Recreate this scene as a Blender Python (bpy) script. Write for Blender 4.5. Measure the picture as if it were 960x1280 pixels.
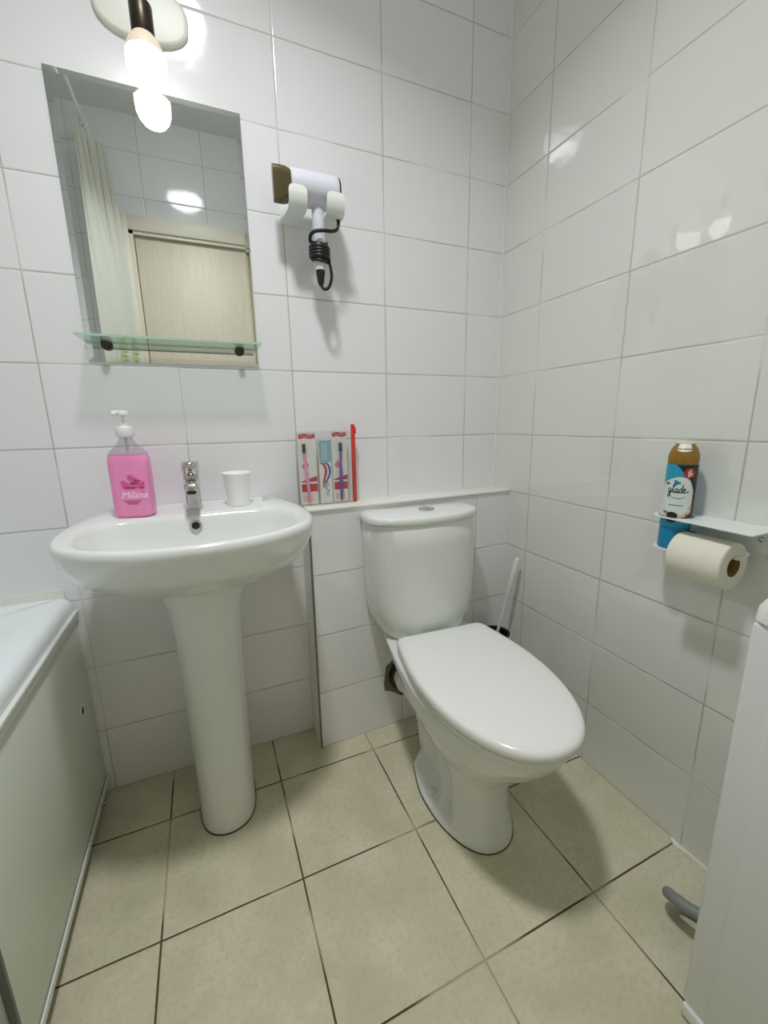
import bpy, bmesh, math, random
from mathutils import Vector, Matrix, noise
random.seed(7)
for o in list(bpy.data.objects): bpy.data.objects.remove(o)
SC = bpy.context.scene
COL = SC.collection
PI = math.pi

# ------------------------------------------------------------------ camera
cam = bpy.data.cameras.new('camera')
camo = bpy.data.objects.new('camera', cam); COL.objects.link(camo)
camo.location = (-1.0034, -1.2720, 1.0555)
camo.rotation_euler = (1.3561, 0.0171, -0.4076)
cam.sensor_fit = 'HORIZONTAL'; cam.sensor_width = 36.0
cam.lens = 36.0 * 518.06 / 960.0
cam.clip_start = 0.02
SC.camera = camo

# ------------------------------------------------------------------ world, light levels, exposure
BULB_EMIT = 1.7
CEIL_EMIT = 9.0
DOWN_WATTS = 6.0      # the ceiling lamp throws its light mostly downwards
DOWN_SPREAD = 132.0
SC.view_settings.view_transform = 'Standard'
SC.view_settings.look = 'None'
SC.view_settings.gamma = 1.0
SC.view_settings.use_curve_mapping = False
SC.view_settings.exposure = 0.80
w = bpy.data.worlds.new('world'); SC.world = w
w.use_nodes = True
w.node_tree.nodes['Background'].inputs[0].default_value = (0.8, 0.85, 0.9, 1)
w.node_tree.nodes['Background'].inputs[1].default_value = 0.05
SC.cycles.caustics_reflective = False
SC.cycles.caustics_refractive = False
SC.cycles.max_bounces = 14
SC.cycles.diffuse_bounces = 8
SC.cycles.glossy_bounces = 6
SC.cycles.transparent_max_bounces = 16

dl = bpy.data.lights.new('ceiling_light', 'AREA'); dl.shape = 'DISK'; dl.size = 0.16; dl.energy = DOWN_WATTS
dl.spread = math.radians(DOWN_SPREAD); dl.color = (0.965, 0.975, 1.0)
dlo = bpy.data.objects.new('ceiling_light', dl); COL.objects.link(dlo); dlo.location = (-.95, -.76, 2.48)

def s2l(c):
    return tuple(((v / 255.0) / 12.92 if v <= 10 else (((v / 255.0) + 0.055) / 1.055) ** 2.4) for v in c) + (1.0,)

# ------------------------------------------------------------------ materials
def pmat(name, rgb, rough=0.4, metal=0.0, spec=0.5, noise_amt=0.0, noise_scale=20.0, bump=0.0, coat=0.0, sss=0.0, emit=0.0, alpha=1.0, trans=0.0):
    m = bpy.data.materials.new(name); m.use_nodes = True
    nt = m.node_tree; b = nt.nodes['Principled BSDF']
    c = s2l(rgb)
    b.inputs['Base Color'].default_value = c
    b.inputs['Roughness'].default_value = rough
    b.inputs['Metallic'].default_value = metal
    b.inputs['Specular IOR Level'].default_value = spec
    b.inputs['Coat Weight'].default_value = coat
    b.inputs['Coat Roughness'].default_value = 0.05
    b.inputs['Subsurface Weight'].default_value = sss
    b.inputs['Subsurface Scale'].default_value = 0.01
    b.inputs['Alpha'].default_value = alpha
    b.inputs['Transmission Weight'].default_value = trans
    if emit > 0:
        b.inputs['Emission Color'].default_value = c
        b.inputs['Emission Strength'].default_value = emit
    if noise_amt > 0 or bump > 0:
        tc = nt.nodes.new('ShaderNodeTexCoord')
        nz = nt.nodes.new('ShaderNodeTexNoise'); nz.inputs['Scale'].default_value = noise_scale
        nz.inputs['Detail'].default_value = 5
        nt.links.new(tc.outputs['Object'], nz.inputs['Vector'])
        if noise_amt > 0:
            mx = nt.nodes.new('ShaderNodeMix'); mx.data_type = 'RGBA'
            mx.inputs[6].default_value = tuple(v * (1 - noise_amt) for v in c[:3]) + (1,)
            mx.inputs[7].default_value = tuple(min(1, v * (1 + noise_amt)) for v in c[:3]) + (1,)
            nt.links.new(nz.outputs['Fac'], mx.inputs[0])
            nt.links.new(mx.outputs[2], b.inputs['Base Color'])
        if bump > 0:
            bp = nt.nodes.new('ShaderNodeBump'); bp.inputs['Strength'].default_value = bump
            bp.inputs['Distance'].default_value = 0.002
            nt.links.new(nz.outputs['Fac'], bp.inputs['Height'])
            nt.links.new(bp.outputs['Normal'], b.inputs['Normal'])
    return m

def clear_mat(name, tint, gloss_rough=0.03, diffuse=0.05, dcol=(230, 235, 232), gl=0.9):
    """thin clear plastic or glass: tinted transparency with a fresnel reflection and a little body"""
    m = bpy.data.materials.new(name); m.use_nodes = True
    nt = m.node_tree; nt.nodes.clear()
    out = nt.nodes.new('ShaderNodeOutputMaterial')
    tr = nt.nodes.new('ShaderNodeBsdfTransparent'); tr.inputs[0].default_value = s2l(tint)
    gs = nt.nodes.new('ShaderNodeBsdfGlossy'); gs.inputs['Roughness'].default_value = gloss_rough
    gs.inputs['Color'].default_value = (gl, gl, gl, 1)
    df = nt.nodes.new('ShaderNodeBsdfDiffuse'); df.inputs[0].default_value = s2l(dcol)
    lw_ = nt.nodes.new('ShaderNodeLayerWeight'); lw_.inputs[0].default_value = 0.5
    pw = nt.nodes.new('ShaderNodeMath'); pw.operation = 'POWER'; nt.links.new(lw_.outputs['Facing'], pw.inputs[0]); pw.inputs[1].default_value = 4.0
    fr = nt.nodes.new('ShaderNodeMath'); fr.operation = 'MULTIPLY_ADD'; nt.links.new(pw.outputs[0], fr.inputs[0]); fr.inputs[1].default_value = 0.6; fr.inputs[2].default_value = 0.04
    a = nt.nodes.new('ShaderNodeMixShader'); b = nt.nodes.new('ShaderNodeMixShader')
    a.inputs[0].default_value = diffuse
    nt.links.new(tr.outputs[0], a.inputs[1]); nt.links.new(df.outputs[0], a.inputs[2])
    nt.links.new(fr.outputs[0], b.inputs[0])
    nt.links.new(a.outputs[0], b.inputs[1]); nt.links.new(gs.outputs[0], b.inputs[2])
    nt.links.new(b.outputs[0], out.inputs[0])
    return m

class NG:
    """small helper to write math nodes"""
    def __init__(s, nt): s.nt = nt
    def m(s, op, a, b=None, c=None):
        n = s.nt.nodes.new('ShaderNodeMath'); n.operation = op
        for i, v in enumerate((a, b, c)):
            if v is None: continue
            if isinstance(v, (int, float)): n.inputs[i].default_value = v
            else: s.nt.links.new(v, n.inputs[i])
        return n.outputs[0]
    def ramp(s, v, a, b, lo=0.0, hi=1.0):
        n = s.nt.nodes.new('ShaderNodeMapRange'); n.interpolation_type = 'SMOOTHSTEP'
        s.nt.links.new(v, n.inputs[0])
        for i, x in enumerate((a, b, lo, hi)): n.inputs[i + 1].default_value = x
        return n.outputs[0]
    def mixc(s, f, a, b):
        n = s.nt.nodes.new('ShaderNodeMix'); n.data_type = 'RGBA'
        for k, v in ((0, f), (6, a), (7, b)):
            if isinstance(v, (int, float)): n.inputs[k].default_value = v
            elif isinstance(v, tuple): n.inputs[k].default_value = v
            else: s.nt.links.new(v, n.inputs[k])
        return n.outputs[2]
    def noise(s, vec, scale, detail=4, rough=0.5):
        n = s.nt.nodes.new('ShaderNodeTexNoise'); n.inputs['Scale'].default_value = scale
        n.inputs['Detail'].default_value = detail; n.inputs['Roughness'].default_value = rough
        s.nt.links.new(vec, n.inputs['Vector']); return n.outputs['Fac']

def tile_mat(name, ax_u, off_u, w_u, ax_v, off_v, w_v, tile_rgb, grout_a, grout_b, gw, rough, var=0.02, mottled=False, wav=0.06, rgb2=None):
    m = bpy.data.materials.new(name); m.use_nodes = True
    nt = m.node_tree; b = nt.nodes['Principled BSDF']; g = NG(nt)
    if not mottled: b.inputs['Specular IOR Level'].default_value = 0.75
    geo = nt.nodes.new('ShaderNodeNewGeometry')
    sep = nt.nodes.new('ShaderNodeSeparateXYZ'); nt.links.new(geo.outputs['Position'], sep.inputs[0])
    pos = geo.outputs['Position']
    # a faint waver so the joints are not ruler straight
    wn = g.noise(pos, 9.0, 2)
    wv = g.m('MULTIPLY', g.m('SUBTRACT', wn, 0.5), 0.0016)
    def cell(ax, off, wd):
        u = g.m('DIVIDE', g.m('ADD', g.m('SUBTRACT', sep.outputs[ax], off), wv), wd)
        f = g.m('FRACT', u)
        d = g.m('MULTIPLY', g.m('MINIMUM', f, g.m('SUBTRACT', 1.0, f)), wd)
        return g.m('FLOOR', u), d
    iu, du = cell(ax_u, off_u, w_u); iv, dv = cell(ax_v, off_v, w_v)
    d = g.m('MINIMUM', du, dv)
    grout = g.ramp(d, gw * 0.5, gw * 0.5 + 0.0008, 1.0, 0.0)
    height = g.ramp(d, gw * 0.3, gw * 0.5 + 0.0030)
    comb = nt.nodes.new('ShaderNodeCombineXYZ'); nt.links.new(iu, comb.inputs[0]); nt.links.new(iv, comb.inputs[1])
    wnz = nt.nodes.new('ShaderNodeTexWhiteNoise'); wnz.noise_dimensions = '3D'; nt.links.new(comb.outputs[0], wnz.inputs[0])
    c = s2l(tile_rgb)
    lo = tuple(v * (1 - var) for v in c[:3]) + (1,); hi = tuple(min(1, v * (1 + var)) for v in c[:3]) + (1,)
    base = g.mixc(wnz.outputs['Value'], lo, hi)
    if mottled:
        n1 = g.noise(pos, 7.0, 6, 0.6); n2 = g.noise(pos, 90.0, 4, 0.7)
        base = g.mixc(g.ramp(n1, 0.35, 0.68, 0.0, 0.8), base, s2l(rgb2))
        base = g.mixc(g.ramp(n2, 0.42, 0.70, 0.0, 0.30), base, s2l(tuple(v * 0.80 for v in tile_rgb)))
        n3 = g.noise(pos, 3.2, 5, 0.6)
        base = g.mixc(g.ramp(n3, 0.46, 0.68, 0.0, 0.55), base, s2l((180, 175, 144)))
    gn = g.noise(pos, 4.0, 3)
    gcol = g.mixc(g.ramp(gn, 0.50, 0.62), s2l(grout_a), s2l(grout_b))
    nt.links.new(g.mixc(grout, base, gcol), b.inputs['Base Color'])
    nt.links.new(g.m('ADD', g.m('MULTIPLY', grout, 0.5), rough), b.inputs['Roughness'])
    bp = nt.nodes.new('ShaderNodeBump'); bp.inputs['Strength'].default_value = 0.6; bp.inputs['Distance'].default_value = 0.0012
    nt.links.new(height, bp.inputs['Height'])
    bp2 = nt.nodes.new('ShaderNodeBump'); bp2.inputs['Strength'].default_value = wav; bp2.inputs['Distance'].default_value = 0.01
    nt.links.new(g.noise(pos, 14.0 if not mottled else 60.0, 2), bp2.inputs['Height'])
    nt.links.new(bp.outputs[0], bp2.inputs['Normal'])
    nt.links.new(bp2.outputs[0], b.inputs['Normal'])
    return m

TW, TH, ZR = 0.3, 0.2006, 2.0065
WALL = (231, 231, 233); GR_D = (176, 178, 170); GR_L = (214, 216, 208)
M = {}
M['tile_back'] = tile_mat('white_tile_back', 0, -0.1434, TW, 2, ZR, TH, WALL, GR_D, GR_L, 0.0019, 0.08)
M['tile_front'] = tile_mat('white_tile_front', 0, -0.860, TW, 2, ZR, TH, WALL, GR_D, GR_L, 0.0019, 0.09)
M['tile_side'] = tile_mat('white_tile_side', 1, -0.1856, 0.301, 2, ZR, TH, (221, 223, 217), GR_D, GR_L, 0.0019, 0.04)  # same tile as the back wall; mixed light's green cast put into its colour
M['floor'] = tile_mat('beige_floor_tile', 0, -1.1877, 0.2994, 1, -0.1778, 0.2995, (200, 194, 168), (78, 68, 48), (170, 160, 134), 0.0032, 0.42, 0.03, True, 0.05, (216, 210, 186))
M['ceiling'] = pmat('ceiling_paint', (214, 216, 214), 0.8)
M['ceramic'] = pmat('white_ceramic', (226, 229, 226), 0.12, coat=0.3)
M['seatplastic'] = pmat('seat_plastic', (230, 232, 228), 0.16)
M['white'] = pmat('white_plastic', (228, 230, 226), 0.35)
M['offwhite'] = pmat('offwhite_trim', (230, 230, 222), 0.4)
M['panel'] = pmat('bath_panel', (218, 224, 212), 0.4)
M['acrylic'] = pmat('bath_acrylic', (232, 238, 240), 0.15)
M['enamel'] = pmat('white_enamel', (222, 225, 224), 0.35, bump=0.05, noise_scale=300)
M['metalwhite'] = pmat('white_powder_coat', (226, 230, 226), 0.4)
M['chrome'] = pmat('chrome', (205, 205, 205), 0.12, metal=1.0)
M['black'] = pmat('black_rubber', (14, 14, 15), 0.45)
M['dark'] = pmat('dark_void', (10, 10, 9), 0.8)
M['bronze'] = pmat('dark_bronze', (64, 58, 48), 0.35, metal=0.7)
M['alu'] = pmat('aluminium_edge', (120, 122, 118), 0.4, metal=0.6)
M['cord'] = pmat('cord_grey', (170, 170, 165), 0.4, metal=0.5)
M['mirror'] = pmat('mirror_silver', (236, 241, 238), 0.0, metal=1.0)
M['glassedge'] = pmat('glass_edge', (178, 204, 188), 0.2)
M['shelfglass'] = clear_mat('shelf_glass', (240, 250, 244), 0.02, 0.05, (190, 215, 200))
M['pink'] = pmat('pink_soap', (242, 146, 198), 0.2, sss=0.15, coat=0.4)
M['cup'] = pmat('cup_plastic', (250, 251, 250), 0.35, sss=0.2)
M['clear'] = clear_mat('clear_plastic', (236, 236, 238), 0.05, 0.12, (225, 225, 228))
M['pouch'] = clear_mat('clear_pouch', (252, 252, 251), 0.15, 0.06, (224, 230, 222), 0.35)
M['magenta'] = pmat('flower_magenta', (186, 40, 110), 0.4)
M['flower'] = pmat('flower_pink', (214, 90, 150), 0.4)
M['inkwhite'] = pmat('ink_white', (250, 236, 244), 0.4)
M['barrel'] = pmat('dryer_white', (216, 216, 226), 0.3)
M['nozzle'] = pmat('nozzle_brown', (104, 92, 66), 0.22, metal=0.5)
M['paper'] = pmat('tissue_paper', (226, 224, 208), 0.9, noise_amt=0.03, noise_scale=60, bump=0.3)
M['card'] = pmat('cardboard_core', (140, 112, 68), 0.85)
M['teal'] = pmat('can_teal', (8, 130, 172), 0.3)
M['teal2'] = pmat('label_teal', (34, 154, 188), 0.35)
M['gold'] = pmat('can_gold', (148, 114, 44), 0.25, metal=0.35)
M['labelwhite'] = pmat('label_pale', (214, 224, 220), 0.35)
M['ink'] = pmat('label_ink', (24, 20, 24), 0.4)
M['badge'] = pmat('badge_red', (158, 40, 34), 0.4)
M['peach'] = pmat('badge_peach', (226, 180, 150), 0.4)
M['leafgreen'] = pmat('label_green', (90, 130, 60), 0.4)
M['hose'] = pmat('hose_grey', (128, 134, 130), 0.5)
M['red'] = pmat('zip_red', (218, 44, 30), 0.35)
M['cardwhite'] = pmat('card_white', (226, 226, 222), 0.5)
M['cardred'] = pmat('card_red', (190, 40, 54), 0.45)
M['cardpink'] = pmat('card_pink', (222, 130, 150), 0.45)
M['orange'] = pmat('card_orange', (214, 130, 70), 0.5)
M['brushpink'] = pmat('brush_pink', (230, 150, 190), 0.3)
M['brushpurple'] = pmat('brush_purple', (110, 70, 165), 0.3)
M['bristle'] = pmat('bristle_black', (34, 32, 40), 0.7)
M['boxteal'] = pmat('box_teal', (128, 176, 188), 0.4)
M['blue'] = pmat('stripe_blue', (40, 90, 150), 0.4)
M['door'] = pmat('door_veneer', (205, 196, 176), 0.5)
M['doorframe'] = pmat('door_frame', (214, 208, 192), 0.5)
M['curtain'] = pmat('curtain_fabric', (244, 244, 236), 0.8, bump=0.3, noise_scale=80)
M['greenleaf'] = pmat('curtain_leaf_green', (176, 190, 138), 0.8)
M['palegreenleaf'] = pmat('curtain_leaf_pale', (186, 204, 184), 0.8)
M['bulb'] = pmat('bulb_lit', (255, 247, 236), 0.3)
M['bulbneck'] = pmat('bulb_neck', (206, 190, 168), 0.4)
M['lampplate'] = pmat('lamp_plate', (224, 226, 214), 0.4)
M['lit'] = pmat('ceiling_lamp_lit', (255, 253, 246), 0.4)
M['cracked'] = pmat('broken_mortar', (120, 112, 92), 0.9, noise_amt=0.4, noise_scale=90)
for k, v in (('bulb', BULB_EMIT), ('lit', CEIL_EMIT)):
    b = M[k].node_tree.nodes['Principled BSDF']
    b.inputs['Emission Color'].default_value = (1.0, 0.97, 0.93, 1) if k == 'bulb' else (0.965, 0.978, 1.0, 1)
    b.inputs['Emission Strength'].default_value = v
bn = M['bulbneck'].node_tree.nodes['Principled BSDF']
bn.inputs['Emission Color'].default_value = (1.0, 0.86, 0.70, 1); bn.inputs['Emission Strength'].default_value = 0.12
# door veneer: fine vertical grain
nt = M['door'].node_tree; g = NG(nt)
tc = nt.nodes.new('ShaderNodeTexCoord'); mp = nt.nodes.new('ShaderNodeMapping')
mp.inputs['Scale'].default_value = (120, 120, 6); nt.links.new(tc.outputs['Object'], mp.inputs[0])
nt.links.new(g.mixc(g.noise(mp.outputs[0], 1.0, 4), s2l((190, 180, 158)), s2l((216, 208, 190))), nt.nodes['Principled BSDF'].inputs['Base Color'])

# ------------------------------------------------------------------ geometry helpers
def link(name, bm, mat, parent=None, smooth=True, angle=32, mats=None):
    me = bpy.data.meshes.new(name)
    bmesh.ops.recalc_face_normals(bm, faces=bm.faces)
    bm.to_mesh(me); bm.free()
    for m_ in (mats or [mat]): me.materials.append(m_)
    if smooth:
        me.polygons.foreach_set('use_smooth', [True] * len(me.polygons))
        me.set_sharp_from_angle(angle=math.radians(angle))
    o = bpy.data.objects.new(name, me); COL.objects.link(o)
    if parent is not None:
        o.parent = parent
        o.matrix_parent_inverse = Matrix.Identity(4)
    return o
def thing(name, label, cat, loc=(0, 0, 0), rz=0.0, group=None):
    o = bpy.data.objects.new(name, None); COL.objects.link(o)
    o.empty_display_size = 0.05
    o.location = loc; o.rotation_euler = (0, 0, rz); o['label'] = label; o['category'] = cat
    if group: o['group'] = group
    return o
def tag(o, label, cat, group=None):
    o['label'] = label; o['category'] = cat
    if group: o['group'] = group
    return o
def struct(name, bm, mat, parent=None, **k):
    o = link(name, bm, mat, parent, **k)
    if parent is None: o['kind'] = 'structure'
    return o
def box(bm, x0, x1, y0, y1, z0, z1, bev=0.0, seg=2):
    r = bmesh.ops.create_cube(bm, size=1.0)
    vs = r['verts']
    for v in vs:
        v.co = Vector(((x0 + x1) / 2 + v.co.x * (x1 - x0), (y0 + y1) / 2 + v.co.y * (y1 - y0), (z0 + z1) / 2 + v.co.z * (z1 - z0)))
    if bev > 0:
        es = list({e for v in vs for e in v.link_edges})
        bmesh.ops.bevel(bm, geom=es, offset=bev, segments=seg, profile=0.5, affect='EDGES')
    return vs
def nb(): return bmesh.new()
def boxobj(name, dims, mat, parent=None, bev=0.002, seg=2):
    bm = nb(); box(bm, *dims, bev=bev, seg=seg); return link(name, bm, mat, parent)
def loft(bm, rings, cap0=True, cap1=True, closed=True):
    vr = [[bm.verts.new(p) for p in r] for r in rings]
    n = len(rings[0])
    for a, b in zip(vr, vr[1:]):
        for i in range(n if closed else n - 1):
            j = (i + 1) % n
            bm.faces.new((a[i], a[j], b[j], b[i]))
    if cap0: bm.faces.new(list(reversed(vr[0])))
    if cap1: bm.faces.new(vr[-1])
    return vr
def circ(c, r, n=24, ax='z', rx=None, ph=0.0):
    rx = rx or r; out = []
    for i in range(n):
        a = 2 * PI * i / n + ph; u, v = rx * math.cos(a), r * math.sin(a)
        if ax == 'z': out.append((c[0] + u, c[1] + v, c[2]))
        elif ax == 'x': out.append((c[0], c[1] + u, c[2] + v))
        else: out.append((c[0] + u, c[1], c[2] + v))
    return out
def lathe(bm, c, prof, n=32, ax='z', cap0=True, cap1=True):
    """prof: list of (radius, offset along the axis)"""
    rings = []
    for r, h in prof:
        k = {'z': (c[0], c[1], c[2] + h), 'x': (c[0] + h, c[1], c[2]), 'y': (c[0], c[1] + h, c[2])}[ax]
        rings.append(circ(k, r, n, ax))
    return loft(bm, rings, cap0, cap1)
def smooth_path(pts, k=6, closed=False):
    P = [Vector(p) for p in pts]; n = len(P); out = []
    rng = n if closed else n - 1
    for i in range(rng):
        if closed: p0, p1, p2, p3 = P[i - 1], P[i], P[(i + 1) % n], P[(i + 2) % n]
        else: p0, p1, p2, p3 = P[max(i - 1, 0)], P[i], P[i + 1], P[min(i + 2, n - 1)]
        for j in range(k):
            t = j / k
            out.append(0.5 * ((2 * p1) + (-p0 + p2) * t + (2 * p0 - 5 * p1 + 4 * p2 - p3) * t * t + (-p0 + 3 * p1 - 3 * p2 + p3) * t ** 3))
    if not closed: out.append(P[-1].copy())
    return out
def tube(bm, pts, r, n=12, caps=True):
    P = [Vector(p) for p in pts]; rings = []
    t0 = (P[1] - P[0]).normalized()
    ref = Vector((0, 0, 1)) if abs(t0.z) < 0.9 else Vector((1, 0, 0))
    u = t0.cross(ref).normalized()
    for i, p in enumerate(P):
        t = ((P[min(i + 1, len(P) - 1)] - P[max(i - 1, 0)])).normalized()
        u = (u - t * u.dot(t)).normalized(); v = t.cross(u)
        rr = r[i] if isinstance(r, (list, tuple)) else r
        rings.append([p + u * rr * math.cos(2 * PI * k / n) + v * rr * math.sin(2 * PI * k / n) for k in range(n)])
    loft(bm, rings, caps, caps)
def arc_resample(pts, n):
    P = [Vector(p) for p in pts]; m = len(P)
    L = [0.0]
    for i in range(m): L.append(L[-1] + (P[(i + 1) % m] - P[i]).length)
    out = []; k = 0
    for i in range(n):
        s = L[-1] * i / n
        while L[k + 1] < s: k += 1
        t = (s - L[k]) / max(1e-9, L[k + 1] - L[k])
        out.append(P[k].lerp(P[(k + 1) % m], t))
    return out
def sym_outline(half, n=96, k=8):
    """half: points (x, y) with x >= 0 from the back centre to the front centre; returns n points, starting at the back centre"""
    full = list(half) + [(-x, y) for x, y in reversed(half[1:-1])]
    return [(p.x, p.y) for p in arc_resample(smooth_path([(x, y, 0) for x, y in full], k, True), n)]
def poly_prism(bm, pts, d0, d1, mapf):
    """flat outline pts (u,v) extruded between depth d0 and d1 through mapf(u,v,d)"""
    a = [bm.verts.new(mapf(u, v, d0)) for u, v in pts]; b = [bm.verts.new(mapf(u, v, d1)) for u, v in pts]
    n = len(pts)
    bm.faces.new(a); bm.faces.new(list(reversed(b)))
    for i in range(n): bm.faces.new((a[i], b[i], b[(i + 1) % n], a[(i + 1) % n]))
def ribbon(bm, pts, wd, mapf, d=0.0003):
    """a brush stroke of width wd laid on a surface given by mapf(u,v,depth)"""
    P = [Vector((p[0], p[1], 0)) for p in pts]; L = []; R_ = []
    for i, p in enumerate(P):
        t = (P[min(i + 1, len(P) - 1)] - P[max(i - 1, 0)]).normalized()
        nrm = Vector((-t.y, t.x, 0)); ww = wd[i] if isinstance(wd, (list, tuple)) else wd
        a, b = p + nrm * ww / 2, p - nrm * ww / 2
        L.append(bm.verts.new(mapf(a.x, a.y, d))); R_.append(bm.verts.new(mapf(b.x, b.y, d)))
    for i in range(len(P) - 1): bm.faces.new((L[i], R_[i], R_[i + 1], L[i + 1]))
def disc_patch(bm, cu, cv, ru, rv, mapf, d, n=28, rings=4, shape=None):
    prev = None; c = bm.verts.new(mapf(cu, cv, d))
    for k in range(1, rings + 1):
        f = k / rings; cur = []
        for i in range(n):
            a = 2 * PI * i / n; s = shape(a) if shape else 1.0
            cur.append(bm.verts.new(mapf(cu + ru * f * s * math.cos(a), cv + rv * f * s * math.sin(a), d)))
        for i in range(n):
            j = (i + 1) % n
            if prev is None: bm.faces.new((c, cur[i], cur[j]))
            else: bm.faces.new((prev[i], cur[i], cur[j], prev[j]))
        prev = cur
def grid_patch(bm, u0, u1, lo, hi, mapf, d, nu=20, nv=6):
    V = []
    for i in range(nu + 1):
        u = u0 + (u1 - u0) * i / nu; a, b = lo(u), hi(u)
        V.append([bm.verts.new(mapf(u, a + (b - a) * j / nv, d)) for j in range(nv + 1)])
    for i in range(nu):
        for j in range(nv): bm.faces.new((V[i][j], V[i + 1][j], V[i + 1][j + 1], V[i][j + 1]))
def text_mesh(s, size, mapf, d, shear=0.0):
    cu = bpy.data.curves.new('lettering', 'FONT'); cu.body = s; cu.size = size; cu.align_x = 'CENTER'; cu.shear = shear
    cu.resolution_u = 3
    o = bpy.data.objects.new('lettering', cu); COL.objects.link(o)
    dg = bpy.context.evaluated_depsgraph_get(); me = bpy.data.meshes.new_from_object(o.evaluated_get(dg))
    bm = bmesh.new(); bm.from_mesh(me)
    for v in bm.verts: v.co = Vector(mapf(v.co.x, v.co.y, d))
    bpy.data.objects.remove(o); bpy.data.curves.remove(cu); bpy.data.meshes.remove(me)
    return bm

# ================================================================== THE ROOM
XL, XR, YF, YB, ZC = -2.06, 0.0, -1.47, 0.0, 2.57
def slab(name, dims, mat):
    bm = nb(); box(bm, *dims); return struct(name, bm, mat, smooth=False)
slab('floor', (XL - .1, XR + .1, YF - .1, YB + .1, -0.1, 0), M['floor'])
slab('ceiling', (XL - .1, XR + .1, YF - .1, YB + .1, ZC, ZC + .1), M['ceiling'])
slab('wall_back', (XL - .1, XR + .1, YB, YB + .1, 0, ZC), M['tile_back'])
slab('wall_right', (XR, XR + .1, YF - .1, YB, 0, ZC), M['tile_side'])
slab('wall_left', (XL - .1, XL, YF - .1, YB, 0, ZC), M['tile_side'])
# front wall with the doorway
DX0, DX1, DZ = -1.262, -0.44, 2.062
bm = nb()
box(bm, XL, DX0, YF - .1, YF, 0, ZC); box(bm, DX1, XR, YF - .1, YF, 0, ZC); box(bm, DX0, DX1, YF - .1, YF, DZ, ZC)
struct('wall_front', bm, M['tile_front'], smooth=False)
# boxed-in ledge wall behind the toilet, its front slightly out of square
bm = nb()
BX, BY0, BY1, BZ = -0.7408, -0.1007, -0.0843, 0.8015
vs = box(bm, BX, 0, BY0, 0, 0, BZ)
for v in vs:
    if v.co.y < -0.05 and v.co.x > -0.1: v.co.y = BY1
struct('wall_ledge', bm, M['tile_back'], smooth=False)
bm = nb()
vs = box(bm, BX - 0.004, 0, BY0 - 0.006, 0, 0.8015, 0.8085, bev=0.002)
for v in bm.verts:
    if v.co.y < -0.05: v.co.y += (0.0164) * (v.co.x - BX) / (-BX)
struct('trim_1', bm, M['offwhite'])
bm = nb(); box(bm, BX - 0.0035, BX + 0.0015, BY0 - 0.0035, BY0 + 0.004, 0, 0.797)
struct('trim_2', bm, M['alu'])
bm = nb(); box(bm, BX - 0.003, BX, BY0 + 0.004, 0, 0, 0.797)
struct('trim_3', bm, M['offwhite'])
# corner bead in the right corner
bm = nb(); box(bm, -0.005, 0, -0.005, 0, 0.8085, ZC)
struct('trim_4', bm, M['white'])
# bathtub-to-wall strip
bm = nb(); box(bm, XL, -1.378, -0.022, 0, 0.606, 0.615); box(bm, XL, -1.378, -0.004, 0, 0.606, 0.640)
struct('trim_5', bm, M['offwhite'])
# mortar smear on the floor joint by the right wall
bm = nb()
poly_prism(bm, [(-0.016, -0.781), (-0.002, -0.764), (0.0, -0.765), (0.0, -0.90), (-0.005, -0.90), (-0.006, -0.81), (-0.014, -0.79)], 0.0, 0.0012, lambda u, v, d: (u, v, d))
struct('trim_6', bm, M['offwhite'], smooth=False)

# the door, seen in the mirror
d = bpy.data.objects.new('door_1', None); COL.objects.link(d); d['kind'] = 'structure'
boxobj('door_leaf', (DX0 + .035, DX1 - .035, YF - .06, YF - .02, 0.008, DZ - .03), M['door'], d)
bm = nb()
box(bm, DX0, DX0 + .032, YF - .1, YF + .001, 0, DZ); box(bm, DX1 - .032, DX1, YF - .1, YF + .001, 0, DZ); box(bm, DX0, DX1, YF - .1, YF + .001, DZ - .028, DZ)
link('door_frame', bm, M['doorframe'], d)
bm = nb()
box(bm, DX0 - .06, DX0 + .012, YF, YF + .012, 0, DZ + .06, bev=.002); box(bm, DX1 - .012, DX1 + .06, YF, YF + .012, 0, DZ + .06, bev=.002); box(bm, DX0 + .012, DX1 - .012, YF, YF + .012, DZ - .012, DZ + .06, bev=.002)
link('door_casing', bm, M['doorframe'], d)
bm = nb(); tube(bm, [(DX1 - .09, YF - .02, 1.0), (DX1 - .09, YF + .03, 1.0)], .011); tube(bm, smooth_path([(DX1 - .09, YF + .028, 1.0), (DX1 - .14, YF + .032, 1.0), (DX1 - .21, YF + .03, 1.0)]), .008)
link('door_handle', bm, M['chrome'], d)

# ceiling lamp
cl = thing('ceiling_lamp', 'round frosted ceiling lamp, seen only as a glow reflected in the tiles', 'ceiling lamp', (-.95, -.76, ZC))
bm = nb(); lathe(bm, (0, 0, 0), [(.115, 0), (.118, -.02), (.112, -.03)], 40); link('lamp_base', bm, M['white'], cl)
bm = nb(); lathe(bm, (0, 0, 0), [(.11, -.028), (.105, -.05), (.085, -.07), (.05, -.082), (.012, -.086)], 40); link('diffuser', bm, M['lit'], cl)

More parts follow.
